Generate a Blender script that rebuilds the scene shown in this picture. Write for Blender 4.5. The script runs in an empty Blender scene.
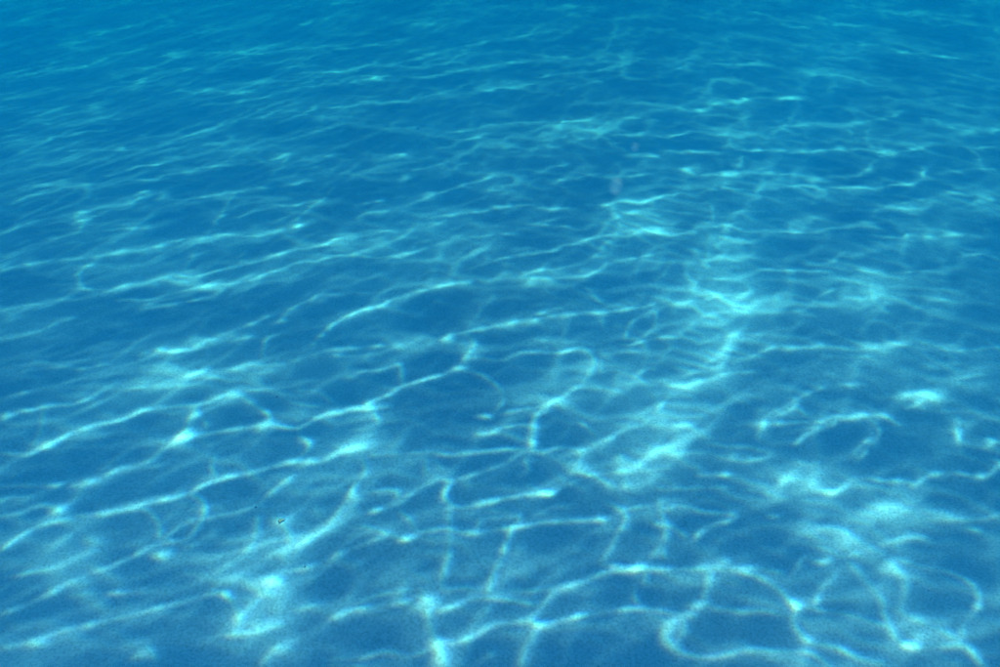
import bpy, math, random
import numpy as np
from mathutils import Vector, Euler

S = bpy.context.scene
C = bpy.context.collection
R = math.radians

# ------------------------------------------------------------------ camera
CAM_H, PITCH, VFOV = 1.2, 29.0, 37.0          # under water, 1.2 m above the pool floor
cam_d = bpy.data.cameras.new('camera'); cam = bpy.data.objects.new('camera', cam_d); C.objects.link(cam)
cam.location = (0, 0, CAM_H); cam.rotation_euler = (R(90 - PITCH), 0, 0)
cam_d.sensor_fit = 'VERTICAL'; cam_d.sensor_height = 24; cam_d.lens = 12 / math.tan(R(VFOV / 2))
cam_d.clip_start = 0.02; cam_d.clip_end = 400
cam_d.dof.use_dof = True; cam_d.dof.focus_distance = 2.3; cam_d.dof.aperture_fstop = 8
S.camera = cam

# ------------------------------------------------------------------ daylight
DEPTH = 1.5                                   # water depth at the camera
SUN_EL, SUN_AZ = 62.0, 40.0                   # azimuth from +X towards +Y
to_sun = Vector((math.cos(R(SUN_EL)) * math.cos(R(SUN_AZ)), math.cos(R(SUN_EL)) * math.sin(R(SUN_AZ)), math.sin(R(SUN_EL))))
w = bpy.data.worlds.new('World'); S.world = w; w.use_nodes = True
wn = w.node_tree; bg = wn.nodes['Background']; sky = wn.nodes.new('ShaderNodeTexSky')
sky.sky_type = 'NISHITA'; sky.sun_disc = False
sky.sun_elevation = R(SUN_EL); sky.sun_rotation = R(90 - SUN_AZ)
wn.links.new(sky.outputs[0], bg.inputs[0]); bg.inputs[1].default_value = 0.125
sd = bpy.data.lights.new('sun', 'SUN'); sd.energy = 5.0; sd.angle = R(0.33); sd.color = (1.0, 0.95, 0.95)
sun = bpy.data.objects.new('sun', sd); C.objects.link(sun)
sun.rotation_euler = (-to_sun).to_track_quat('-Z', 'Y').to_euler(); sun.location = to_sun * 20
S.view_settings.view_transform = 'Standard'; S.view_settings.look = 'None'
S.view_settings.exposure = 1.53; S.view_settings.gamma = 1.0
S.cycles.transparent_max_bounces = 16; S.cycles.volume_bounces = 4

TRACES = """
@0,0
3 .35 0,85 60,65 110,45 190,22
3 .35 0,225 90,200 170,180 250,150
3 .3 60,220 200,200 270,188 340,160 450,140
3 .35 180,130 240,122 320,90 400,75 470,50
3 .3 470,40 520,80
3 .3 480,75 540,75
*520,160,30,12,.6
3 .35 400,200 470,190 520,160
3 .4 385,265 420,235 490,205
3 .25 510,200 570,205
3 .25 640,120 700,100
3 .4 620,155 700,150 725,160 850,145 940,138 1000,130
*720,160,18,8,.5
3 .3 600,215 640,190 700,170
3 .45 840,200 900,195
3 .5 890,215 960,212 1010,210
3 .25 870,80 930,60 1000,45
3 .65 520,268 545,265 570,272 620,262 660,272 720,272 750,265
3 .45 620,305 690,300 780,285 850,265 940,250
*280,318,30,12,.6
3 .4 255,330 310,305
3 .35 270,345 360,350
3 .5 30,290 95,280 120,272
3 .3 0,385 60,375
3 .6 15,403 70,397
3 .3 100,345 160,325 220,305
3 .4 770,340 800,338 820,325 900,325 940,315
3 .6 960,318 1010,312
3 .4 180,405 240,390 320,380
3 .4 190,445 230,440 330,438 400,430
3 .45 480,430 520,410 590,388 640,370 700,355
3 .6 320,515 370,500 430,488 520,468
3 .6 400,525 450,528 490,515 560,505 620,490 700,482
3 .45 80,550 150,540 210,525
3 .4 40,600 90,575 150,565 200,550 270,540
3 .45 850,410 890,398 940,385 1000,365
3 .65 770,475 820,462 850,450
3 .3 800,520 830,480 850,455
3 .45 890,463 930,465 1000,455
3 .4 910,495 950,490
3 .3 690,435 720,430
3 .3 740,440 800,425
3 .6 840,545 880,538 930,532
3 .6 810,605 860,605 900,597 960,590
3 .35 700,640 760,610 840,600
3 .55 330,610 390,595 440,570
3 .5 400,575 440,560
3 .5 500,590 580,582 650,568 700,565 790,550
3 .45 150,660 230,645 300,630 330,615
*240,635,25,18,.6
3 .7 620,640 660,635
3 .3 640,660 660,610 690,575 700,560
3 .3 850,660 880,640 930,600 980,550
*480,580,20,16,.35
~60,560,70,60,.15
@330,0
3 .35 40,145 100,135 180,130
3 .5 200,185 300,160 380,140 460,122
3 .3 550,110 630,92
3 .4 220,58 250,58
3 .3 280,75 340,50
3 .5 30,8 70,5
3 .4 0,212 50,205 110,190
3 .5 60,243 110,232 170,225
~120,230,60,15,.3
3 .5 240,228 310,222 340,210 420,205 500,190 560,183
3 .6 620,225 700,215 800,205 860,190 910,170
3 .35 860,190 880,230 960,225
3 .45 440,265 500,262 540,255 620,240
3 .4 0,315 60,315 100,300 200,300 340,270
3 .35 700,262 760,245 800,240
3 .55 370,390 430,378 500,368 560,362 640,358 740,352 800,335
~700,375,130,25,.35
3 .4 330,435 380,420 450,395 500,375
*745,408,26,7,.6
*655,428,20,10,.5
3 .35 740,350 800,400 860,440 900,460
3 .6 870,460 910,455 940,460 1010,445
3 .5 870,348 905,345
3 .5 930,358 960,355
3 .5 830,395 900,395 1000,402
3 .6 130,470 180,462 220,450
*195,460,30,8,.5
3 .4 240,500 290,490 350,475
3 .4 330,508 370,492 400,480
3 .5 120,508 190,505
*218,522,14,12,.45
3 .5 80,605 130,592 150,590
3 .5 80,640 120,625 170,620
3 .45 200,610 250,595 320,570 370,550 440,535 480,515
*295,578,24,10,.5
*475,518,18,8,.5
~510,545,60,25,.35
3 .4 450,560 500,555 570,520
3 .55 600,510 650,490 700,480
3 .4 520,450 560,448
3 .55 650,537 700,525 740,520 790,510
3 .45 820,522 900,518 940,505
3 .65 300,640 360,630 430,620 510,608 580,602 620,612 700,610
4 1.0 790,610 850,595 920,590 1000,572
4 .5 820,635 880,625 950,630 1000,650
~920,640,80,30,.4
3 .35 560,660 630,655 680,635
@660,0
3 .4 270,40 300,40 380,75 430,82 475,98
3 .45 520,72 600,75 680,90
3 .3 570,20 610,22
3 .25 0,175 80,160 150,125 190,115
3 .3 0,220 60,200 150,188 240,190 320,188
3 .25 340,165 400,150 440,125
3 .45 500,170 590,170
3 .6 670,140 720,155 760,157 830,165 880,172 950,178
3 .35 840,75 900,70 960,80 1000,90
3 .3 520,130 600,130
3 .6 0,320 60,318 110,325 170,303 240,295 300,288 350,290 410,290
*180,303,16,7,.6
*370,288,35,7,.5
*110,325,14,8,.4
3 .4 410,290 400,325 370,375 320,400 310,430
*365,375,16,10,.4
3 .4 100,345 150,338 190,340
3 .55 0,400 50,398 100,385 150,393 200,400
*190,395,20,14,.4
3 .4 190,380 210,370 270,330
3 .6 0,445 60,445 120,450 190,448
3 .6 230,440 300,440 400,447 500,440 560,440 640,445 700,450 750,435 820,428
3 .5 200,380 205,428 230,440
*285,440,28,7,.9
*535,438,30,7,.7
*670,450,32,12,.8
*205,428,16,10,.5
3 .5 370,380 420,368 500,360 580,362 640,350 690,335 720,320
*690,330,20,10,.5
3 .4 630,285 700,290 760,295 830,290
3 .35 660,378 610,380 620,430 640,445
3 .5 810,350 820,368 840,370 900,385 960,385 1000,378
~880,365,80,30,.25
3 .3 560,365 560,400 540,430
3 .5 890,430 930,435 1000,433
3 .6 40,500 80,500 110,510 150,512 190,513 240,505 310,510 400,510 440,525 500,520 580,515 620,490 650,460
*80,498,32,9,.7
*190,513,34,8,.9
*450,530,28,12,.5
3 .5 240,460 230,490 200,530 180,555
3 .6 0,575 60,570 100,575 180,555 250,558 350,552 450,545 470,555 530,552 630,552 700,545 740,535 780,520 770,490
*715,542,30,8,.6
*570,552,60,7,.35
3 .5 800,515 860,505 930,497 1000,500
*935,497,14,6,.5
4 .7 840,565 900,572 940,577 980,590
*960,587,22,9,.7
3 .45 860,615 920,600 950,590
3 .45 640,600 700,612 780,612
3 .35 620,635 660,610 760,590 820,580
~430,650,60,20,.45
3 .3 440,600 480,570 470,545
4 .7 130,655 170,657
3 .3 150,655 150,620 130,590
3 .35 170,640 230,625 300,618
3 .5 580,655 620,655
3 .3 900,430 940,460 935,490
@0,220
3 .35 0,40 60,20 100,5
3 .4 150,55 230,40 250,0
*240,3,22,8,.5
3 .55 310,30 360,28 440,18
*15,135,28,12,.5
3 .4 30,105 80,85
4 .5 0,150 80,130 170,120 290,105 360,95 430,85 520,62 560,58 640,45 700,42 760,45 830,30 880,15 920,0
*430,87,18,8,.5
*360,95,22,10,.4
*600,52,50,9,.5
*875,15,26,10,.6
4 .4 345,95 290,115 245,145 230,180 235,205
4 .9 215,208 250,205 315,208
3 .3 0,270 60,255 150,240 220,215
4 .6 320,205 380,190 440,180 510,158 560,165 620,155 700,135 760,120 860,90 940,75 1000,55
*570,165,35,12,.5
*815,102,28,8,.6
~540,170,60,22,.3
4 .7 350,235 430,235 520,215 600,195 700,185 760,170 850,135 920,120 1000,105
4 .45 410,260 470,255 540,240 620,225 690,185
4 .25 530,150 560,110 580,80
4 .4 700,110 720,95
4 .25 0,350 60,340 130,320 200,290
~120,310,120,30,.25
4 .4 310,380 350,370
4 .55 230,440 270,435 310,425
4 .25 200,400 290,370 350,350
4 .2 0,460 100,440 200,430
5 .7 420,395 450,380 500,385 560,370 620,350 700,320 790,285
*540,375,80,12,.45
*580,355,50,13,.25
4 .7 670,355 710,347 745,338
4 .6 800,305 845,297
4 .4 820,300 850,265 900,240 960,220 1000,215
4 .35 780,400 790,350 825,335
4 .4 930,365 960,325 1000,295
~500,430,60,50,.35
5 .8 380,500 430,492 480,480 550,460 620,435
*475,485,50,14,.6
4 .5 540,470 600,462 660,465
5 .5 700,435 740,425 800,430 870,410 960,385 1010,380
5 .5 740,450 790,445 820,440
~740,430,50,15,.4
4 .5 30,520 80,505
5 .6 0,590 60,565 130,550 200,545 250,525 300,500 340,487
*140,550,30,9,.6
*255,527,20,9,.5
*5,580,20,12,.5
5 .75 280,600 350,590 420,565 460,555 520,550 560,550 610,540 650,520 690,510
*470,553,34,9,.5
*675,515,30,12,.9
5 .7 690,510 740,545 775,570 785,600
5 .5 570,555 560,600 530,640
4 .25 690,505 760,500 830,495 890,480
5 .8 500,660 540,640 620,630 700,615 760,605 800,605 860,615 890,605 940,580 980,565 1000,570
*775,605,28,12,1.0
*985,565,30,14,.7
*530,645,26,12,.7
4 .45 860,540 910,545 960,545 1000,550
4 .4 870,615 880,660
4 .25 880,500 950,510 980,530
5 .55 120,665 180,640 220,620 290,605
~240,625,70,25,.4
4 .25 540,560 590,590 600,620
4 .25 120,560 120,620 100,660
@330,220
4 .5 0,60 60,50 130,40 200,30
~60,65,80,20,.4
4 .6 0,105 30,105 80,105 120,110 200,105 280,85
*140,65,26,10,.5
*25,68,26,8,.5
*205,105,20,8,.5
~350,85,60,25,.35
4 .4 280,20 370,0
4 .5 430,50 500,40 550,38
4 .4 580,10 630,15 740,28
4 .6 420,140 450,130 540,105 640,95 700,75 780,55 860,40
4 .9 870,30 930,30 1000,42
~920,25,70,22,.55
4 .5 470,175 540,170 640,175 700,165 760,160 820,130 900,110 1000,95
~640,160,110,25,.4
4 .4 500,160 560,155 700,135 770,110 800,80 830,50
4 .65 0,325 20,300 80,270 130,255 180,235 250,215 330,190 410,180
*130,258,50,9,.5
*330,192,26,9,.6
*405,180,20,8,.5
5 .5 0,385 60,375 130,370 200,375 260,355
~230,370,60,20,.6
5 .4 0,400 60,400 140,395 220,360
5 .75 330,355 360,340 430,325 530,305 600,295 650,285 700,285 760,275 800,272 860,265 920,255 1000,235
*345,350,22,12,.5
*550,305,50,12,.7
*440,325,24,9,.5
*680,285,40,9,.5
*795,275,28,10,.5
4 .45 570,290 640,268 740,258
4 .3 790,280 795,320
4 .3 760,200 800,240 830,255
5 .2 455,255 480,220
5 .2 400,310 440,270 450,240
6 .5 400,340 415,375 390,415 370,440
~400,385,24,40,.3
4 .55 50,460 110,445 160,435 205,425 215,455 220,485
*65,460,20,8,.4
5 .85 0,570 60,560 130,530 180,510 220,485 290,465 340,450 400,430
5 .8 60,555 120,550 180,545
*120,548,55,12,.7
4 .35 370,440 450,455 500,490 510,530 480,570 430,580
*460,578,22,8,.6
4 .5 410,405 500,410 560,390 640,385 690,385 740,375
*715,382,28,7,.9
4 .35 600,350 640,360 690,375
6 .85 740,375 775,400 775,440 740,485 690,520 640,545 600,590 590,660
*740,485,20,12,.5
*670,535,34,16,.7
5 .65 430,635 470,625 520,610 580,605
4 .4 480,570 560,560 640,545
4 .45 760,490 850,500
4 .35 680,560 740,600 790,640
4 .65 850,360 880,365 940,350 1000,345
4 .35 870,350 880,310 920,280 960,270 960,310 920,345
4 .6 810,395 860,390 930,390
*820,395,24,10,.5
4 .35 800,380 800,440 840,440 900,460 940,485 1000,480
4 .35 900,460 930,435 960,435
6 .7 780,660 830,640 870,620 920,600 960,575 1000,570
~970,590,40,30,.5
5 .5 1000,500 980,540 950,580
~90,655,60,25,.8
5 .4 130,560 140,600 110,640
~110,610,30,40,.35
@660,220
4 .6 0,40 60,40 130,20 200,20 260,30 370,30 440,35 530,20 600,15 650,25
*205,20,26,8,.6
*145,10,20,6,.4
~430,30,60,20,.4
~200,110,60,80,.45
~200,240,100,40,.5
~150,180,60,50,.3
4 .6 640,45 700,50 730,40 800,45 880,45
*860,45,40,8,.5
4 .4 700,30 790,25 880,40
4 .6 300,145 380,150 440,150 500,155
4 .4 440,130 490,130 550,90
4 .5 550,140 600,150 680,160 760,150 830,150
*610,150,50,15,.5
4 .45 880,110 950,100 1000,120
5 .5 60,245 110,235 200,220 290,220
5 .4 80,280 200,275 260,250
4 .35 400,270 440,260 480,220 540,200 620,210
~610,230,70,40,.35
5 .35 630,180 620,230 660,270
4 .45 780,220 820,230 860,245
~830,240,50,30,.3
5 .55 0,350 70,345 100,350 130,360 200,340 300,335
~180,340,100,30,.4
5 .55 100,380 180,395 250,405 340,370 390,375 460,372 560,378 650,380
*465,372,28,9,.9
*385,378,26,8,.6
4 .45 660,345 700,365 760,375 850,380 1000,370
~620,400,50,30,.2
5 .65 20,495 70,490 120,480 190,455 280,450
*65,490,34,14,.8
5 .45 60,460 110,440 150,410 200,400
~180,430,80,30,.35
~480,455,65,22,.45
5 .5 530,490 600,490
5 .5 0,575 50,580 130,575
5 .5 0,600 60,605 100,600
*50,605,26,12,.7
~60,560,60,60,.35
6 .4 380,520 400,540 330,580 300,610 300,640
~305,600,25,35,.5
5 .5 330,600 400,595 470,590 530,575 600,578 660,575 700,595
*585,580,35,9,1.0
5 .45 400,660 440,630 500,605 530,580
4 .3 400,550 440,580 470,590
4 .3 620,660 650,620 600,580
5 .6 720,550 780,530 830,520
~790,520,70,20,.7
4 .35 760,550 860,560 1000,560
6 .4 880,575 885,610 880,660
~890,590,25,25,.3
5 .6 960,640 1010,655
5 .35 860,470 960,450
@0,440
6 .6 0,515 60,490 130,455 170,435 250,400 330,370 400,335 480,300 560,290
*155,442,26,12,.6
*475,335,34,14,.8
*570,305,26,10,.5
6 .6 0,225 60,215 130,190 180,200
*180,205,26,20,.8
6 .8 240,220 330,215 440,185 560,155 640,120 760,90 860,65 930,65 1000,40
5 .45 200,225 300,225 400,205 440,215 480,250 470,290
6 .8 0,40 80,40 130,20 200,5
6 .5 0,135 130,130 170,130
*170,130,24,8,.6
7 .7 230,130 280,120 350,85 430,60 500,15 560,-5
*280,120,50,14,.5
5 .7 0,180 40,170 90,165
5 .5 0,325 50,285 120,250 200,235
5 .35 640,120 620,80 635,40
*655,110,18,10,.6
6 .5 560,155 600,190 600,230 570,280 540,300
5 .45 900,90 860,110 800,155 750,195 650,220 560,240 480,290 400,330
6 .6 870,60 905,20 880,-5
*905,65,40,12,.6
~200,340,100,60,.28
~270,300,40,20,.4
5 .5 200,460 290,455 380,455 450,450
6 .55 0,620 100,590 200,560 330,530 450,500 560,470 650,450 680,470
*80,605,55,12,.6
7 .5 380,640 420,620 450,640
*415,630,34,16,.7
8 .6 660,450 690,480 700,530 680,570
*800,415,48,14,1.1
7 .8 660,573 720,570 820,545
*720,565,50,14,.6
~790,500,110,90,.45
7 .7 770,660 800,620 820,605
6 .5 870,500 940,485
7 .4 640,390 700,350 760,290 770,230
7 .4 840,350 860,300 850,250 830,225
*825,232,30,14,.5
6 .5 840,340 900,300 1000,240
*940,210,26,14,.5
~880,270,70,70,.3
6 .4 750,420 850,385 1000,345
5 .3 0,400 100,390 160,380
~840,620,60,50,.35
@330,440
~70,25,70,28,.8
6 .5 100,60 110,90 80,130 50,180 0,245
*75,155,22,12,.5
5 .55 130,45 200,40 290,35 340,45 400,40 480,30 560,30 620,35 680,25 740,35 790,10
~300,35,50,15,.4
6 .6 580,-5 590,30
5 .45 580,30 500,75 430,100 370,125
5 .3 570,45 580,90 560,110
5 .3 280,60 280,110
5 .5 80,155 150,150 200,155 190,175
6 .65 120,215 150,205 200,185 240,155 280,135 320,120 350,130
*145,208,26,9,.5
6 .75 350,130 330,165 350,190 380,200 430,190 470,180 540,170 580,160 620,155 655,155
*465,182,25,9,1.0
*645,155,18,8,.9
5 .4 580,130 620,145 655,155
5 .35 660,155 720,120 770,100 850,90 1000,80
6 .5 740,35 740,60 720,90 760,95 800,110 850,140
*745,35,22,12,.7
*735,88,22,10,.5
~920,120,50,25,.7
~940,30,60,25,.55
*880,130,25,14,.6
5 .5 0,350 60,325 120,300 160,280 130,265 100,255
6 .6 160,275 220,290 270,270
*220,290,30,12,.7
5 .3 200,210 240,240 250,270
6 .7 270,270 340,265 380,275 430,275 480,265 560,255 650,240 720,232 800,230 830,220
*420,272,22,9,.7
*800,228,24,8,.5
5 .4 440,240 430,270
5 .5 480,230 540,220 560,225 550,245
5 .3 400,215 480,208 560,215
6 .55 540,250 520,310 500,360 475,430 460,450
8 .35 345,200 350,280 350,350 335,430
6 .55 830,180 870,200 870,230 840,300 800,360
6 .5 860,200 930,190 990,180
~900,215,50,20,.6
7 .6 950,230 985,260 970,320 940,360
5 .2 720,190 640,200 570,240
6 .7 810,370 870,375 920,380 980,380 1010,378
*905,380,30,11,1.2
5 .4 940,380 930,430
6 .5 0,525 60,500 140,490 200,480 260,465
5 .35 60,480 150,455 250,440 310,430
*295,465,38,26,.8
5 .4 340,435 400,430 460,440
6 .6 330,500 400,470 450,460 500,465 560,475 610,485
*460,460,24,8,.4
7 .72 910,380 850,385 790,395 740,415 690,435 650,460 620,490 585,525
7 .8 585,525 540,540 480,550 420,580 370,595 330,595 290,600
*680,440,34,13,.8
5 .35 540,440 600,440 650,440
6 .7 585,525 610,545 660,540 720,525 800,512 880,500 940,505 1010,510
*620,545,26,12,.5
*910,502,28,8,.4
9 .6 610,550 580,590 550,667
~575,610,28,50,.4
9 .5 300,500 300,560 310,600 330,667
*310,600,28,26,.8
~320,640,28,34,.6
5 .4 0,645 80,640 160,630 240,635 290,620
6 .5 0,665 130,668
6 .5 430,660 470,635
6 .4 980,540 975,600 1000,620
5 .25 900,430 900,470 930,500
@660,440
~30,20,60,30,.7
6 .4 0,40 60,40 130,35 200,55 280,60 330,40 270,20 150,10
~220,45,80,25,.4
5 .5 120,100 195,103
*195,103,18,7,.5
~380,100,110,42,.5
6 .4 290,130 340,140 400,90 460,70
6 .65 460,150 520,150 560,120 640,120 700,125 740,130
*485,150,38,13,.6
5 .5 740,140 800,105 860,100 920,110 970,110
*940,112,22,15,.8
5 .4 980,60 1000,70 960,110
*975,12,22,10,.8
5 .35 570,60 600,40 630,-5
5 .3 0,135 100,140 200,135 300,150 380,175 480,185
6 .5 20,210 60,195 100,205 130,215 200,215
~60,205,45,20,.5
*205,215,16,9,.6
*335,226,22,9,.4
6 .5 100,300 140,260 190,240 220,225
6 .4 0,240 50,260 90,300
6 .5 5,180 20,250 10,340
~665,215,45,22,.75
5 .3 700,210 830,190
6 .5 760,235 850,240 940,235 1010,225
5 .4 900,265 940,270
7 .9 450,270 490,260 540,270 570,290 610,315 650,330
~600,290,110,24,.4
6 .7 650,310 720,290 775,283
7 .5 480,320 500,350 480,365
*485,360,28,13,.8
6 .6 490,320 530,340 590,325
5 .4 390,390 420,355 480,335
6 .6 0,380 60,378 130,375 170,375 240,385 300,405 350,430 390,470 410,490
6 .5 190,370 280,375 360,385
*150,375,34,20,.7
*410,490,12,14,.8
8 .55 200,350 160,380 140,440 135,475
8 .62 135,475 100,500 60,520 30,540 20,590 50,625
6 .6 50,625 100,640 180,635 280,618 380,622 450,630 510,667
*125,480,22,11,1.0
*75,515,34,16,.7
6 .5 60,520 70,560 50,600 60,630
~30,560,28,45,.4
5 .5 0,510 60,515
5 .4 160,490 240,500 330,505 390,520
7 .65 410,490 400,540 440,590 500,607 560,625 640,655
~500,610,45,14,.5
*635,655,26,10,.5
6 .6 410,485 450,490 480,500
6 .4 460,485 480,440 510,410 530,380
5 .45 470,500 560,515 640,540 690,555
8 .45 560,360 600,400 640,450 660,500 680,560 690,590
9 .5 650,330 700,380 730,440 710,500 760,530 830,560 890,600
~690,430,40,90,.12
~770,570,110,40,.3
8 .7 690,560 700,590 740,605 800,608 860,605 900,605 930,640 950,667
*735,605,30,11,.7
*865,605,28,10,.6
5 .4 690,345 780,375 850,390 910,420 935,460 930,490 890,550 880,590
*930,488,16,12,.6
5 .25 930,630 1000,632
@0,0,1
~725,255,44,34,.42
~735,305,55,22,.5
~715,345,35,14,.45
~700,385,35,14,.45
~665,425,40,16,.5
~645,465,38,18,.5
~580,455,20,10,.3
~870,300,30,14,.3
~790,480,45,18,.45
~850,500,50,14,.42
~905,520,30,14,.5
~870,540,45,18,.32
~900,590,35,30,.2
~930,640,50,25,.22
~258,605,28,32,.7
~240,560,50,25,.4
~280,540,40,20,.35
~330,480,40,22,.35
~370,445,35,15,.5
~185,348,60,14,.35
~165,385,55,15,.4
~370,240,60,10,.3
~560,270,70,10,.35
~590,125,50,10,.3
~640,220,50,12,.4
~60,560,40,25,.3
~430,610,25,35,.35
~900,380,60,14,.25
~960,130,40,10,.2
~820,60,90,14,.15
~950,350,60,12,.25
~930,300,50,10,.2
~860,350,60,10,.25
@0,333,.5
*540,497,35,13,.8
*500,580,40,12,.5
*860,532,26,18,.5
*715,225,30,14,.5
*525,188,22,9,.5
*605,255,24,9,.5
*330,440,24,9,.5
*125,350,20,14,.5
5 .5 360,215 375,170 385,150
~120,450,30,60,.25
@500,333,.5
*715,170,25,8,.7
*285,470,26,8,.7
*125,515,22,10,.6
*390,545,24,8,.5
*600,545,12,14,.6
*435,462,26,14,.5
~300,240,70,25,.35
~600,290,100,25,.4
~660,90,60,14,.3
~850,130,50,15,.5
*850,130,45,9,.2
~790,350,50,14,.4
*780,350,35,10,.4
~680,400,60,18,.4
*650,395,30,9,.5
5 .5 520,210 530,170 580,140 640,110
5 .45 700,250 730,220 750,200
5 .4 910,170 920,200 925,240
5 .4 560,200 620,190 700,168
5 .4 940,290 970,290 1000,260
~820,380,120,16,.35
~900,370,100,12,.3
4 .5 330,110 380,105 430,95
*380,105,34,10,.4
~440,30,60,16,.4
@0,0,1
~715,300,55,60,.2
~690,380,55,50,.22
~650,450,50,40,.2
~880,330,110,45,.15
~850,500,80,35,.15
"""
# TRACES: where the photograph's light lines fall on the pool floor.  "width strength x,y ..." is a line,
# "*" a knot and "~" a soft pool of light (x,y,rx,ry,strength); "@" gives the origin of the numbers below it.

# ------------------------------------------------------------------ helpers
def new_mat(name):
    m = bpy.data.materials.new(name); m.use_nodes = True
    nt = m.node_tree; nt.nodes.clear()
    return m, nt, nt.nodes.new('ShaderNodeOutputMaterial')
def tag(o, label=None, cat=None, group=None, kind=None):
    if label: o['label'] = label
    if cat: o['category'] = cat
    if group: o['group'] = group
    if kind: o['kind'] = kind
    return o
def mesh_obj(name, v, f, mat, parent=None, smooth=True):
    me = bpy.data.meshes.new(name); me.from_pydata(v, [], f); me.update()
    if smooth: me.polygons.foreach_set('use_smooth', [True] * len(me.polygons))
    me.materials.append(mat)
    o = bpy.data.objects.new(name, me); C.objects.link(o); o.parent = parent
    return o
def grid_mesh(name, X, Y, Z, mat, col=None):
    ny, nx = X.shape
    co = np.stack([X, Y, Z], -1).astype(np.float32).reshape(-1)
    i = (np.arange(ny - 1)[:, None] * nx + np.arange(nx - 1)[None]).astype(np.int32)
    q = np.stack([i, i + 1, i + nx + 1, i + nx], -1).reshape(-1)
    me = bpy.data.meshes.new(name); n = (ny - 1) * (nx - 1)
    me.vertices.add(nx * ny); me.vertices.foreach_set('co', co)
    me.loops.add(4 * n); me.loops.foreach_set('vertex_index', q)
    me.polygons.add(n); me.polygons.foreach_set('loop_start', np.arange(n, dtype=np.int32) * 4)
    me.polygons.foreach_set('use_smooth', np.ones(n, bool))
    me.update(calc_edges=True)
    if col is not None:
        a = me.color_attributes.new('net_tint', 'FLOAT_COLOR', 'POINT')
        c4 = np.ones((nx * ny, 4), np.float32); c4[:, :3] = col.reshape(-1, 3)
        a.data.foreach_set('color', c4.reshape(-1))
    me.materials.append(mat)
    o = bpy.data.objects.new(name, me); C.objects.link(o)
    return o

rng = np.random.default_rng(11)
def periodic_noise(n, size, lam_lo, lam_hi, seed, aniso=0.0, ang=0.0):
    """smooth random field on an n x n tile of `size` metres, rms 1"""
    r = np.random.default_rng(seed)
    k = np.fft.fftfreq(n, size / n); KX, KY = np.meshgrid(k, k); K = np.hypot(KX, KY)
    c = np.cos(np.arctan2(KY, KX) - ang) ** 2
    band = np.exp(-(np.log((K + 1e-9) / math.sqrt(1 / lam_lo / lam_hi)) / math.log(math.sqrt(lam_hi / lam_lo))) ** 2)
    a = band / (K + .1) * ((1 - aniso) + aniso * c * 2)
    F = np.fft.fft2(r.standard_normal((n, n))) * a; F[0, 0] = 0
    h = np.fft.ifft2(F).real
    return h / h.std()
def sample(A, u, v, wrap=False):
    """bilinear; u = column, v = row"""
    n, m = A.shape[:2]
    if wrap: u = u % m; v = v % n
    else: u = np.clip(u, 0, m - 1.001); v = np.clip(v, 0, n - 1.001)
    i = np.floor(u).astype(np.int64); j = np.floor(v).astype(np.int64); fu = u - i; fv = v - j
    i %= m; j %= n
    i1 = (i + 1) % m; j1 = (j + 1) % n
    if A.ndim == 3: fu = fu[..., None]; fv = fv[..., None]
    return (A[j, i] * (1 - fu) + A[j, i1] * fu) * (1 - fv) + (A[j1, i] * (1 - fu) + A[j1, i1] * fu) * fv

# ------------------------------------------------------------------ the pool floor's shape
def floor_z(x, y):
    far = np.clip(y - 2.0, 0, None)
    left = np.clip(-x - .2 + .25 * (y - 2), 0, None)
    return -0.012 * far - 0.045 * left * np.clip((y - 1.5) / 3, 0, 1.5) + 0.004 * np.sin(2.1 * x + 1.3 * y) * np.cos(1.7 * y - .6 * x)

F_PX = 333.5 / math.tan(R(VFOV / 2)); cp, sp = math.cos(R(PITCH)), math.sin(R(PITCH))
def at(px, py):
    """a point of the 1000 x 667 photograph -> the point of the floor seen there"""
    a = (px - 500) / F_PX; b = (333.5 - py) / F_PX
    dx, dy, dz = a, cp + b * sp, -sp + b * cp
    z = 0.0
    for _ in range(12):
        t = (z - CAM_H) / dz; x, y = dx * t, dy * t; z = float(floor_z(x, y))
    return x, y, z
OFF = (to_sun.x / to_sun.z, to_sun.y / to_sun.z)
def up(p):
    """floor point -> where the sun ray that lights it crosses the water surface"""
    h = DEPTH - p[2]
    return p[0] + OFF[0] * h, p[1] + OFF[1] * h
def upx(px, py): return up(at(px, py))

# ------------------------------------------------------------------ the net of light, painted into the water surface's tint
RES = 0.004
X0, Y0 = -4.4 + OFF[0] * DEPTH, 0.4 + OFF[1] * DEPTH
NX, NY = int(9.2 / RES), int(9.4 / RES)
lines = np.zeros((NY, NX), np.float32)

def smooth_path(pts, n=5):
    P = [pts[0]] + pts + [pts[-1]]; out = []
    for i in range(1, len(P) - 2):
        for k in range(n):
            t = k / n; q = []
            for d in (0, 1):
                a, b, c, e = P[i - 1][d], P[i][d], P[i + 1][d], P[i + 2][d]
                q.append(.5 * (2 * b + (c - a) * t + (2 * a - 5 * b + 4 * c - e) * t * t + (3 * b - a - 3 * c + e) * t ** 3))
            out.append(tuple(q))
    out.append(pts[-1]); return out
def window(x0, x1, y0, y1):
    i0, i1 = max(0, int((x0 - X0) / RES)), min(NX, int((x1 - X0) / RES) + 2)
    j0, j1 = max(0, int((y0 - Y0) / RES)), min(NY, int((y1 - Y0) / RES) + 2)
    if i1 <= i0 or j1 <= j0: return None
    gx = X0 + np.arange(i0, i1, dtype=np.float32) * RES; gy = Y0 + np.arange(j0, j1, dtype=np.float32) * RES
    return i0, i1, j0, j1, gx[None], gy[:, None]
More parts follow.
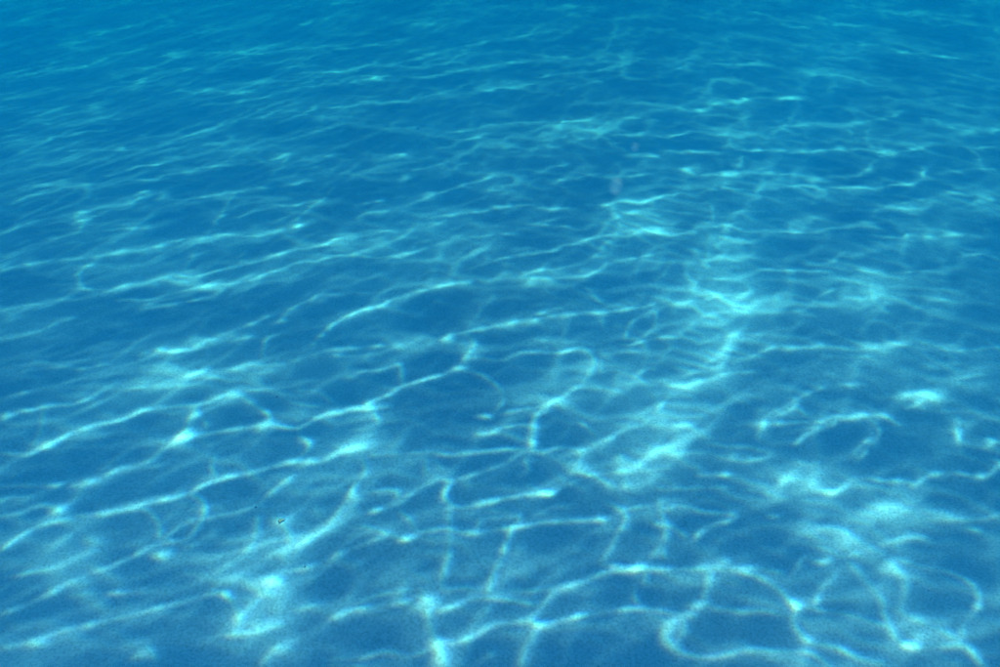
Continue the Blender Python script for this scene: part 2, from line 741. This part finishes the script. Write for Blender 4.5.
def across(px, py, dx, dy):
    """plan length on the water surface of one photo pixel across a line running (dx,dy)"""
    l = math.hypot(dx, dy) or 1; nx, ny = -dy / l, dx / l
    a = upx(px - nx, py - ny); b = upx(px + nx, py + ny); t0 = upx(px - dx / l, py - dy / l); t1 = upx(px + dx / l, py + dy / l)
    T = (t1[0] - t0[0], t1[1] - t0[1]); N = (b[0] - a[0], b[1] - a[1]); L = math.hypot(*T) or 1e-6
    return abs(T[0] * N[1] - T[1] * N[0]) / L / 2
def draw_line(wpx, inten, pix, rnd):
    pix = smooth_path(pix)
    pts = [upx(*p) for p in pix]
    W = []; steep = []
    for k, p in enumerate(pix):
        a, b = pix[max(0, k - 1)], pix[min(len(pix) - 1, k + 1)]
        sl = abs(b[1] - a[1]) / (math.hypot(b[0] - a[0], b[1] - a[1]) or 1)
        W.append(across(p[0], p[1], b[0] - a[0], b[1] - a[1]) * wpx * .28 * (1 + .55 * sl)); steep.append(sl)
    n = len(pts); ph = rnd.uniform(0, 6.28, 3)
    I = [inten * (1 + .25 * steep[k]) * (.82 + .22 * math.sin(.55 * k + ph[0]) + .14 * math.sin(1.3 * k + ph[1])) * (.45 + .55 * min(1, k / 3, (n - 1 - k) / 3)) for k in range(n)]
    m = max(W) * 6
    win = window(min(p[0] for p in pts) - m, max(p[0] for p in pts) + m, min(p[1] for p in pts) - m, max(p[1] for p in pts) + m)
    if not win: return
    i0, i1, j0, j1, _, _ = win
    acc = np.zeros((j1 - j0, i1 - i0), np.float32)
    side = rnd.choice([-1, 1])
    for k in range(n - 1):
        (ax, ay), (bx, by) = pts[k], pts[k + 1]; mm = max(W[k], W[k + 1]) * 6
        w2 = window(min(ax, bx) - mm, max(ax, bx) + mm, min(ay, by) - mm, max(ay, by) + mm)
        if not w2: continue
        a0, a1, b0, b1, gx, gy = w2
        ex, ey = bx - ax, by - ay; L2 = ex * ex + ey * ey + 1e-12
        t = np.clip(((gx - ax) * ex + (gy - ay) * ey) / L2, 0, 1)
        rx = gx - ax - t * ex; ry = gy - ay - t * ey
        d = np.hypot(rx, ry) / (W[k] * (1 - t) + W[k + 1] * t)
        sgn = (ex * ry - ey * rx) * side
        tail = np.where(sgn > 0, .36 / (1 + (d / 1.7) ** 2), .16 / (1 + (d / 1.1) ** 2)) * np.clip(1 - d / 6, 0, 1)
        v = (np.exp(-d * d) * .7 + tail) * (I[k] * (1 - t) + I[k + 1] * t)
        s = acc[b0 - j0:b1 - j0, a0 - i0:a1 - i0]
        np.maximum(s, v, out=s)
    lines[j0:j1, i0:i1] += acc
def draw_blob(px, py, rx, ry, inten, soft):
    c = upx(px, py); a = upx(px + rx, py - .12 * rx * (1 if px < 600 else 0)); b = upx(px, py - ry)
    A = (a[0] - c[0], a[1] - c[1]); B = (b[0] - c[0], b[1] - c[1]); det = A[0] * B[1] - A[1] * B[0]
    mx = abs(A[0]) + abs(B[0]); my = abs(A[1]) + abs(B[1]); q = 2.3
    win = window(c[0] - q * mx, c[0] + q * mx, c[1] - q * my, c[1] + q * my)
    if not win: return
    i0, i1, j0, j1, gx, gy = win
    dx, dy = gx - c[0], gy - c[1]
    u = (dx * B[1] - dy * B[0]) / det; v = (A[0] * dy - A[1] * dx) / det
    g = np.exp(-(u * u + v * v) * (1.0 if soft else 1.5)) * inten * (1 if soft else .85)
    (pools if soft else lines)[j0:j1, i0:i1] += g
pools = np.zeros_like(lines)

ox = oy = 0; K = .34; rnd = np.random.default_rng(5)
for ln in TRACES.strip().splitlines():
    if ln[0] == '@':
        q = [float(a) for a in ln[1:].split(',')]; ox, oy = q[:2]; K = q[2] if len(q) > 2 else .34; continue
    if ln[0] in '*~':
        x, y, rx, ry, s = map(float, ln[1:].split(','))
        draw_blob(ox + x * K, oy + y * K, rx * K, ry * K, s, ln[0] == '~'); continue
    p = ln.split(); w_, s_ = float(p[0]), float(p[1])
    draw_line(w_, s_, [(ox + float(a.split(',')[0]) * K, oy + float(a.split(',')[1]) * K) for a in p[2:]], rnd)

# free running ripple light from a wave field: rays bent by the surface slope and counted where they land
TILE, TN = 8.0, 1500
h_ = (periodic_noise(TN, TILE, .28, .9, 3, .55, R(103)) * .0062 + periodic_noise(TN, TILE, .09, .22, 4, .6, R(103)) * .0007)
h2_ = periodic_noise(TN, TILE, .11, .38, 21, .93, R(103)) * .0026
def ripple(h_, depth, gain=.25):
    gy_, gx_ = np.gradient(h_, TILE / TN)
    ups = 2; n = TN * ups
    jj, ii = np.meshgrid(np.arange(n), np.arange(n), indexing='ij')
    u = ii / ups; v = jj / ups
    s = gain * depth / (TILE / TN)
    lu = (u - sample(gx_, u, v, True) * s) % TN; lv = (v - sample(gy_, u, v, True) * s) % TN
    iu = lu.astype(np.int64) % TN; iv = lv.astype(np.int64) % TN
    return (np.bincount((iv * TN + iu).ravel(), minlength=TN * TN).reshape(TN, TN) / ups ** 2).astype(np.float32)
def blur(A, s):
    n, m = A.shape; fx = np.fft.fftfreq(m); fy = np.fft.fftfreq(n)
    G = np.exp(-2 * (math.pi * s) ** 2 * (fx[None] ** 2 + fy[:, None] ** 2))
    return np.fft.ifft2(np.fft.fft2(A) * G).real.astype(np.float32)
rip = np.minimum(blur(ripple(h_, DEPTH), .9), 4.5)
rip2 = np.minimum(blur(ripple(h2_, DEPTH), .8), 4.5)
h3_ = periodic_noise(TN, TILE, .05, .15, 33, .85, R(103)) * .00042
rip3 = np.minimum(blur(ripple(h3_, DEPTH), .7), 4)
near_soft = blur(lines, .012 / RES); halo = blur(lines, .035 / RES); wide = blur(lines, .10 / RES)
fine = periodic_noise(1024, 3.1, .02, .07, 8, .3, R(80)).astype(np.float32)
med = periodic_noise(1024, 5.3, .08, .3, 9).astype(np.float32)
knot = periodic_noise(1024, 4.1, .035, .10, 10).astype(np.float32); knot_far = periodic_noise(1024, 9.7, .10, .30, 14).astype(np.float32)
warp_x = periodic_noise(1024, 4.7, .05, .25, 12).astype(np.float32)
warp_y = periodic_noise(1024, 4.7, .05, .25, 13).astype(np.float32)

def net_tint_at(x, y, spacing):
    """painted light net: transmission tint of the water surface at (x, y), one value per colour (shifted to imitate dispersion)"""
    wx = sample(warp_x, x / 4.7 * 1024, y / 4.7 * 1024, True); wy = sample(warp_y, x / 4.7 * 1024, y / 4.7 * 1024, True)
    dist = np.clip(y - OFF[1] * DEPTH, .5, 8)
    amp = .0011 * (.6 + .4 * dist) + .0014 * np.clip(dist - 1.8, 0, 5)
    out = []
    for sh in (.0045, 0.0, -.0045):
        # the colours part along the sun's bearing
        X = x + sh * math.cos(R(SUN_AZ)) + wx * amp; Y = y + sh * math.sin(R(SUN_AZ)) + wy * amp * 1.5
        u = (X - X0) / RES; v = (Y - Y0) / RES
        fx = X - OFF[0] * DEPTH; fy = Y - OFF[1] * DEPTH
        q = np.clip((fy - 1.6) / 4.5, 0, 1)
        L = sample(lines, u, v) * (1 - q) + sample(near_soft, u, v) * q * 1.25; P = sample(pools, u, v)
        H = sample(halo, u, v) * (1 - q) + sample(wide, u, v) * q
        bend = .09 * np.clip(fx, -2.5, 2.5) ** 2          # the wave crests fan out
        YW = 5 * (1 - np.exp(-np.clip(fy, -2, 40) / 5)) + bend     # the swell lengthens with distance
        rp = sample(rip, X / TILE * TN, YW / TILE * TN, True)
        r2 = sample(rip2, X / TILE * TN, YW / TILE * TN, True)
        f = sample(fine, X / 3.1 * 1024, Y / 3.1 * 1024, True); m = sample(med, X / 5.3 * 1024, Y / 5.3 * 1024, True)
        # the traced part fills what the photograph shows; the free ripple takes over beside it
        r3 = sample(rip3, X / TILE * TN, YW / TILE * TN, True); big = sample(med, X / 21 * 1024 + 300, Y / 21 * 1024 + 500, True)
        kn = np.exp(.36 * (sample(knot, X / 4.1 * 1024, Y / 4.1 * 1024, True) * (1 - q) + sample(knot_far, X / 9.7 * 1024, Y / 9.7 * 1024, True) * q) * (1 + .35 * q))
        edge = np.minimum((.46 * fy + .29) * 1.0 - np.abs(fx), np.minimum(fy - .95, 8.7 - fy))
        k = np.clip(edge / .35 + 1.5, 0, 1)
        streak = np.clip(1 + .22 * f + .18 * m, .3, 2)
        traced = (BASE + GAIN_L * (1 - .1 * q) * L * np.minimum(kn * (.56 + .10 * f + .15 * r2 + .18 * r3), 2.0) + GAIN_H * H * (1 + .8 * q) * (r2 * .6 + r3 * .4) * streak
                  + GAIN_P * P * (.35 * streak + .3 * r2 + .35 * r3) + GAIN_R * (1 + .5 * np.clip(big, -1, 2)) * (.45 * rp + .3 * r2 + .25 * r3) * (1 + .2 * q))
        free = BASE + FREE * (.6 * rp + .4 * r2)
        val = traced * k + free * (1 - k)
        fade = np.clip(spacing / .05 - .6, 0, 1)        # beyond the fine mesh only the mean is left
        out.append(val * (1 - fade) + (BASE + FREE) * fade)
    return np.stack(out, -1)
BASE, GAIN_L, GAIN_H, GAIN_P, GAIN_R, FREE = .0, .60, .24, .29, .05, .21

# the water surface: real waves, fine in view and coarser away from it
def rows():
    y = [.75]
    while y[-1] < 9.2: y.append(y[-1] + .0032 + .0026 * (y[-1] - .5))
    s = .03
    while y[-1] < 36: y.append(y[-1] + s); s *= 1.12
    lo = [.75]; s = .006
    while lo[-1] > -30: lo.append(lo[-1] - s); s *= 1.12
    return np.array(lo[:0:-1] + y)
ys = rows()
n_in = 720; uu = list(np.linspace(-1, 1, n_in)); s = 2 / n_in; t = 1.0; tail = []
while t < 30: s *= 1.12; t += s; tail.append(t)
us = np.array([-q for q in tail[::-1]] + uu + tail)
YY = np.repeat(ys[:, None], len(us), 1); half = np.clip(.47 * YY + .42, .78, 4.8)
XX = half * us[None] + OFF[0] * DEPTH; YS = YY + OFF[1] * DEPTH
du = np.gradient(us)[None] * half; dyv = np.gradient(ys)[:, None] * np.ones_like(XX)
col = net_tint_at(XX, YS, np.maximum(du, dyv * .5))  # light net kept as vertex colour; the wave shape bends no light

ZW = DEPTH + sample(h_, XX / TILE * TN, YS / TILE * TN, True) * np.clip(1.5 - np.maximum(du, dyv) / .1, 0, 1)

# ------------------------------------------------------------------ materials
def water_material():
    m, nt, out = new_mat('water_surface')
    at_ = nt.nodes.new('ShaderNodeAttribute'); at_.attribute_name = 'net_tint'
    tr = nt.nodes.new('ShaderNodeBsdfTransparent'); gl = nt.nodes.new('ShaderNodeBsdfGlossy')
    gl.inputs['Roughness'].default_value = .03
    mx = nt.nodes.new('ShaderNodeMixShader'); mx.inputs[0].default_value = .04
    nt.links.new(at_.outputs['Color'], tr.inputs['Color'])  # painted light net colours the sunlight passing straight through
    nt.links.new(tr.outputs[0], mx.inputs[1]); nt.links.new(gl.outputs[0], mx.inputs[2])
    nt.links.new(mx.outputs[0], out.inputs['Surface'])
    return m
def floor_material():
    m, nt, out = new_mat('pool_plaster')
    N = nt.nodes.new; Lk = nt.links.new
    tc = N('ShaderNodeTexCoord'); pb = N('ShaderNodeBsdfPrincipled')
    pb.inputs['Roughness'].default_value = .85; pb.inputs['Specular IOR Level'].default_value = .08
    n1 = N('ShaderNodeTexNoise'); n1.inputs['Scale'].default_value = 190; n1.inputs['Detail'].default_value = 4; n1.inputs['Roughness'].default_value = .7
    n2 = N('ShaderNodeTexNoise'); n2.inputs['Scale'].default_value = 2.3; n2.inputs['Detail'].default_value = 5
    n3 = N('ShaderNodeTexNoise'); n3.inputs['Scale'].default_value = 34; n3.inputs['Detail'].default_value = 5
    vo = N('ShaderNodeTexVoronoi'); vo.inputs['Scale'].default_value = 95
    for n in (n1, n2, n3, vo): Lk(tc.outputs['Object'], n.inputs['Vector'])
    r1 = N('ShaderNodeValToRGB'); r1.color_ramp.elements[0].position = .34; r1.color_ramp.elements[0].color = (.26, .42, .53, 1)
    r1.color_ramp.elements[1].position = .58; r1.color_ramp.elements[1].color = (.46, .66, .85, 1)
    Lk(n1.outputs['Fac'], r1.inputs[0])
    r2 = N('ShaderNodeMapRange'); r2.inputs['From Min'].default_value = .3; r2.inputs['From Max'].default_value = .7; r2.inputs['To Min'].default_value = .86; r2.inputs['To Max'].default_value = 1.08
    Lk(n2.outputs['Fac'], r2.inputs['Value'])
    r3 = N('ShaderNodeMapRange'); r3.inputs['From Min'].default_value = .3; r3.inputs['From Max'].default_value = .7; r3.inputs['To Min'].default_value = .9; r3.inputs['To Max'].default_value = 1.06
    Lk(n3.outputs['Fac'], r3.inputs['Value'])
    rv = N('ShaderNodeMapRange'); rv.inputs['From Min'].default_value = .06; rv.inputs['From Max'].default_value = .2; rv.inputs['To Min'].default_value = .62; rv.inputs['To Max'].default_value = 1
    Lk(vo.outputs['Distance'], rv.inputs['Value'])
    a = N('ShaderNodeMath'); a.operation = 'MULTIPLY'; Lk(r2.outputs[0], a.inputs[0]); Lk(r3.outputs[0], a.inputs[1])
    b = N('ShaderNodeMath'); b.operation = 'MULTIPLY'; Lk(a.outputs[0], b.inputs[0]); Lk(rv.outputs[0], b.inputs[1])
    mm = N('ShaderNodeVectorMath'); mm.operation = 'SCALE'; Lk(r1.outputs[0], mm.inputs[0]); Lk(b.outputs[0], mm.inputs['Scale'])
    Lk(mm.outputs[0], pb.inputs['Base Color'])
    bp = N('ShaderNodeBump'); bp.inputs['Strength'].default_value = .7; bp.inputs['Distance'].default_value = .003
    Lk(n1.outputs['Fac'], bp.inputs['Height']); Lk(bp.outputs[0], pb.inputs['Normal'])
    Lk(pb.outputs[0], out.inputs['Surface'])
    return m
def plain(name, colr, rough=.8, noise=80, dark=.6):
    m, nt, out = new_mat(name)
    N = nt.nodes.new; pb = N('ShaderNodeBsdfPrincipled'); pb.inputs['Roughness'].default_value = rough
    tc = N('ShaderNodeTexCoord'); n1 = N('ShaderNodeTexNoise'); n1.inputs['Scale'].default_value = noise
    nt.links.new(tc.outputs['Object'], n1.inputs['Vector'])
    r1 = N('ShaderNodeValToRGB'); r1.color_ramp.elements[0].color = tuple(c * dark for c in colr) + (1,); r1.color_ramp.elements[1].color = tuple(colr) + (1,)
    nt.links.new(n1.outputs['Fac'], r1.inputs[0]); nt.links.new(r1.outputs[0], pb.inputs['Base Color'])
    nt.links.new(pb.outputs[0], out.inputs['Surface'])
    return m

# ------------------------------------------------------------------ the setting
tag(grid_mesh('water', XX, YS, ZW, water_material(), col), 'rippled water surface above with a net of light painted into its tint', kind='structure')
fx = np.concatenate([np.linspace(-45, -6, 40)[:-1], np.linspace(-6, 6, 241), np.linspace(6, 45, 40)[1:]])
fy = np.concatenate([np.linspace(-40, -1, 40)[:-1], np.linspace(-1, 9, 201), np.linspace(9, 50, 42)[1:]])
FX, FY = np.meshgrid(fx, fy)
FZ = floor_z(np.clip(FX, -6, 6), np.clip(FY, -1, 9))
tag(grid_mesh('pool_floor', FX, FY, FZ, floor_material()), 'pale grainy plaster pool floor under rippling sunlight', kind='structure')

# water body: one closed box of even density round everything
VOL_DENS = .6
def box(name, x0, x1, y0, y1, z0, z1, mat):
    v = [(x, y, z) for z in (z0, z1) for y in (y0, y1) for x in (x0, x1)]
    f = [(0, 2, 3, 1), (4, 5, 7, 6), (0, 1, 5, 4), (2, 6, 7, 3), (0, 4, 6, 2), (1, 3, 7, 5)]
    return mesh_obj(name, v, f, mat, smooth=False)
vm, vnt, vout = new_mat('clear_blue_water')
pv = vnt.nodes.new('ShaderNodeVolumePrincipled')
pv.inputs['Color'].default_value = (.0, .17, .37, 1)
pv.inputs['Absorption Color'].default_value = (.045, .79, .92, 1)
pv.inputs['Density'].default_value = VOL_DENS; pv.inputs['Anisotropy'].default_value = 0
vnt.links.new(pv.outputs[0], vout.inputs['Volume'])
tag(box('haze', -60, 60, -50, 62, float(FZ.min()) - 1.0, DEPTH + .15, vm), 'clear blue pool water that tints everything with distance', kind='stuff')

# ------------------------------------------------------------------ small things on the floor and in the water
def lump(name, r, sx, sy, sz, mat, seed, parent=None, seg=7, rings=5, lo=.72, hi=1.15):
    q = random.Random(seed); v = [(0, 0, -r * sz)]; f = []
    for j in range(1, rings):
        th = math.pi * j / rings
        for i in range(seg):
            ph = 2 * math.pi * i / seg; k = r * q.uniform(lo, hi)
            v.append((k * sx * math.sin(th) * math.cos(ph), k * sy * math.sin(th) * math.sin(ph), -k * sz * math.cos(th)))
    v.append((0, 0, r * sz)); top = len(v) - 1
    for i in range(seg): f.append((0, 1 + (i + 1) % seg, 1 + i))
    for j in range(rings - 2):
        for i in range(seg):
            a = 1 + j * seg + i; b = 1 + j * seg + (i + 1) % seg; f.append((a, b, b + seg, a + seg))
    for i in range(seg): f.append((1 + (rings - 2) * seg + i, 1 + (rings - 2) * seg + (i + 1) % seg, top))
    return mesh_obj(name, v, f, mat, parent)

dark = plain('dark_debris', (.10, .11, .11)); brown = plain('brown_leaf', (.45, .34, .24), .6, 60, .85); grit = plain('grey_grit', (.24, .27, .29))
def leaf_bit(name, px, py, L, label):
    x, y, z = at(px, py); rz = R(25); n = 8; v = []; f = []
    # a torn, curled triangular scrap with thickness
    for s in (0, 1):
        for j in range(n + 1):
            t = j / n; w = L * .38 * (1 - t) ** .8 * (1 + .12 * math.sin(9 * t)) + L * .03
            for q in (-1, 0, 1):
                v.append((L * (t - .5), q * w, .002 + L * .04 * (q * q) * (1 - t) + L * .05 * math.sin(3 * t) + s * .0006))
    m = 3 * (n + 1)
    for j in range(n):
        for q in (0, 1):
            a = j * 3 + q; f.append((a, a + 3, a + 4, a + 1)); f.append((m + a, m + a + 1, m + a + 4, m + a + 3))
    rim = [j * 3 for j in range(n + 1)] + [n * 3 + 1, n * 3 + 2] + [j * 3 + 2 for j in range(n - 1, -1, -1)] + [1]
    for a, b in zip(rim, rim[1:] + rim[:1]): f.append((a, b, b + m, a + m))
    o = mesh_obj(name, v, f, brown); o.location = (x, y, z); o.rotation_euler = (0, 0, rz)
    return tag(o, label, 'leaf fragment')
leaf_bit('leaf_fragment', 282.5, 521, .0125, 'small brown torn leaf fragment on the floor in a bright patch at lower left')
flecks = [
 (256, 507.5, .0036, 'dark speck on the floor just up and left of the brown leaf fragment'),
 (277, 397, .0042, 'tiny dark speck lying inside the shaded cell under a bright light arc, left of centre'),
 (362, 306, .0044, 'tiny dark speck above the long light line left of the photo centre'),
 (481, 388.5, .0036, 'tiny dark speck in the large dim cell just left of the hooked light line'),
 (321.5, 252, .0046, 'tiny dark speck beside the long slanting light line in the upper left'),
 (305, 567, .0030, 'tiny dark speck near the brightest light patch at the lower left'),
 (418, 129, .0085, 'faint dark speck far off on the floor in the upper middle'),
]
for i, (px, py, r, lab) in enumerate(flecks):
    x, y, z = at(px, py); o = lump('debris_speck', r * .65, 1.0, .7, .5, dark, 40 + i)
    o.location = (x, y, z + r * .35); o.rotation_euler = (0, 0, i * 1.3)
    tag(o, lab, 'debris', 'dark specks lying on the pool floor')

# grains of grit strewn over the near floor: nobody could count them
gr = random.Random(3); V = []; Fc = []
for _ in range(3600):
    px, py = gr.uniform(-80, 1080), 150 + 560 * gr.random() ** .8
    x, y, z = at(px, py); r = gr.uniform(.0005, .0011) * (1 + .25 * max(0, y - 1.3)); b = len(V); a0 = gr.uniform(0, 6.28)
    for k in range(4): V.append((x + r * gr.uniform(.7, 1.3) * math.cos(a0 + k * 1.57), y + r * gr.uniform(.7, 1.3) * math.sin(a0 + k * 1.57), z + .0002))
    V.append((x, y, z + r * .9)); V.append((x, y, z - r * .5))
    for k in range(4): Fc.append((b + k, b + (k + 1) % 4, b + 4)); Fc.append((b + (k + 1) % 4, b + k, b + 5))
tag(mesh_obj('grit', V, Fc, grit, smooth=False), 'fine dark grit strewn over the pool floor', kind='stuff')

# two pale motes hanging in the water near the camera
mm_, mnt, mout = new_mat('pale_mote')
N = mnt.nodes.new; df = N('ShaderNodeBsdfDiffuse'); df.inputs[0].default_value = (.62, .95, 1, 1)
tl = N('ShaderNodeBsdfTranslucent'); tl.inputs[0].default_value = (.62, .95, 1, 1)
trn = N('ShaderNodeBsdfTransparent'); mxa = N('ShaderNodeMixShader'); mxb = N('ShaderNodeMixShader'); lw = N('ShaderNodeLayerWeight'); lw.inputs[0].default_value = .35
mr = N('ShaderNodeMapRange'); mr.inputs['From Min'].default_value = 0; mr.inputs['From Max'].default_value = .8; mr.inputs['To Min'].default_value = .64; mr.inputs['To Max'].default_value = 1
mnt.links.new(lw.outputs['Facing'], mr.inputs['Value'])
mnt.links.new(df.outputs[0], mxa.inputs[1]); mnt.links.new(tl.outputs[0], mxa.inputs[2])
mnt.links.new(mr.outputs[0], mxb.inputs[0]); mnt.links.new(mxa.outputs[0], mxb.inputs[1]); mnt.links.new(trn.outputs[0], mxb.inputs[2])
mnt.links.new(mxb.outputs[0], mout.inputs['Surface'])
for px, py, D, wpx, hpx, lab in ((616, 186, .55, 13, 17, 'larger pale pinkish mote drifting in the water, blurred and oval'),
                                 (635, 147, .60, 7, 7.5, 'smaller pale round mote drifting in the water up and right of the oval one')):
    a = (px - 500) / F_PX; b = (333.5 - py) / F_PX; d = Vector((a, cp + b * sp, -sp + b * cp))
    o = lump('drifting_mote', D / F_PX * wpx / 2, 1, 1, hpx / wpx, mm_, 77 + int(px), seg=20, rings=14, lo=.97, hi=1.03)
    me = o.data
    for v in me.vertices: v.co = Vector((v.co.x / 1, v.co.y, v.co.z))
    o.location = Vector((0, 0, CAM_H)) + d * D
    tag(o, lab, 'mote', 'pale motes hanging in the water')
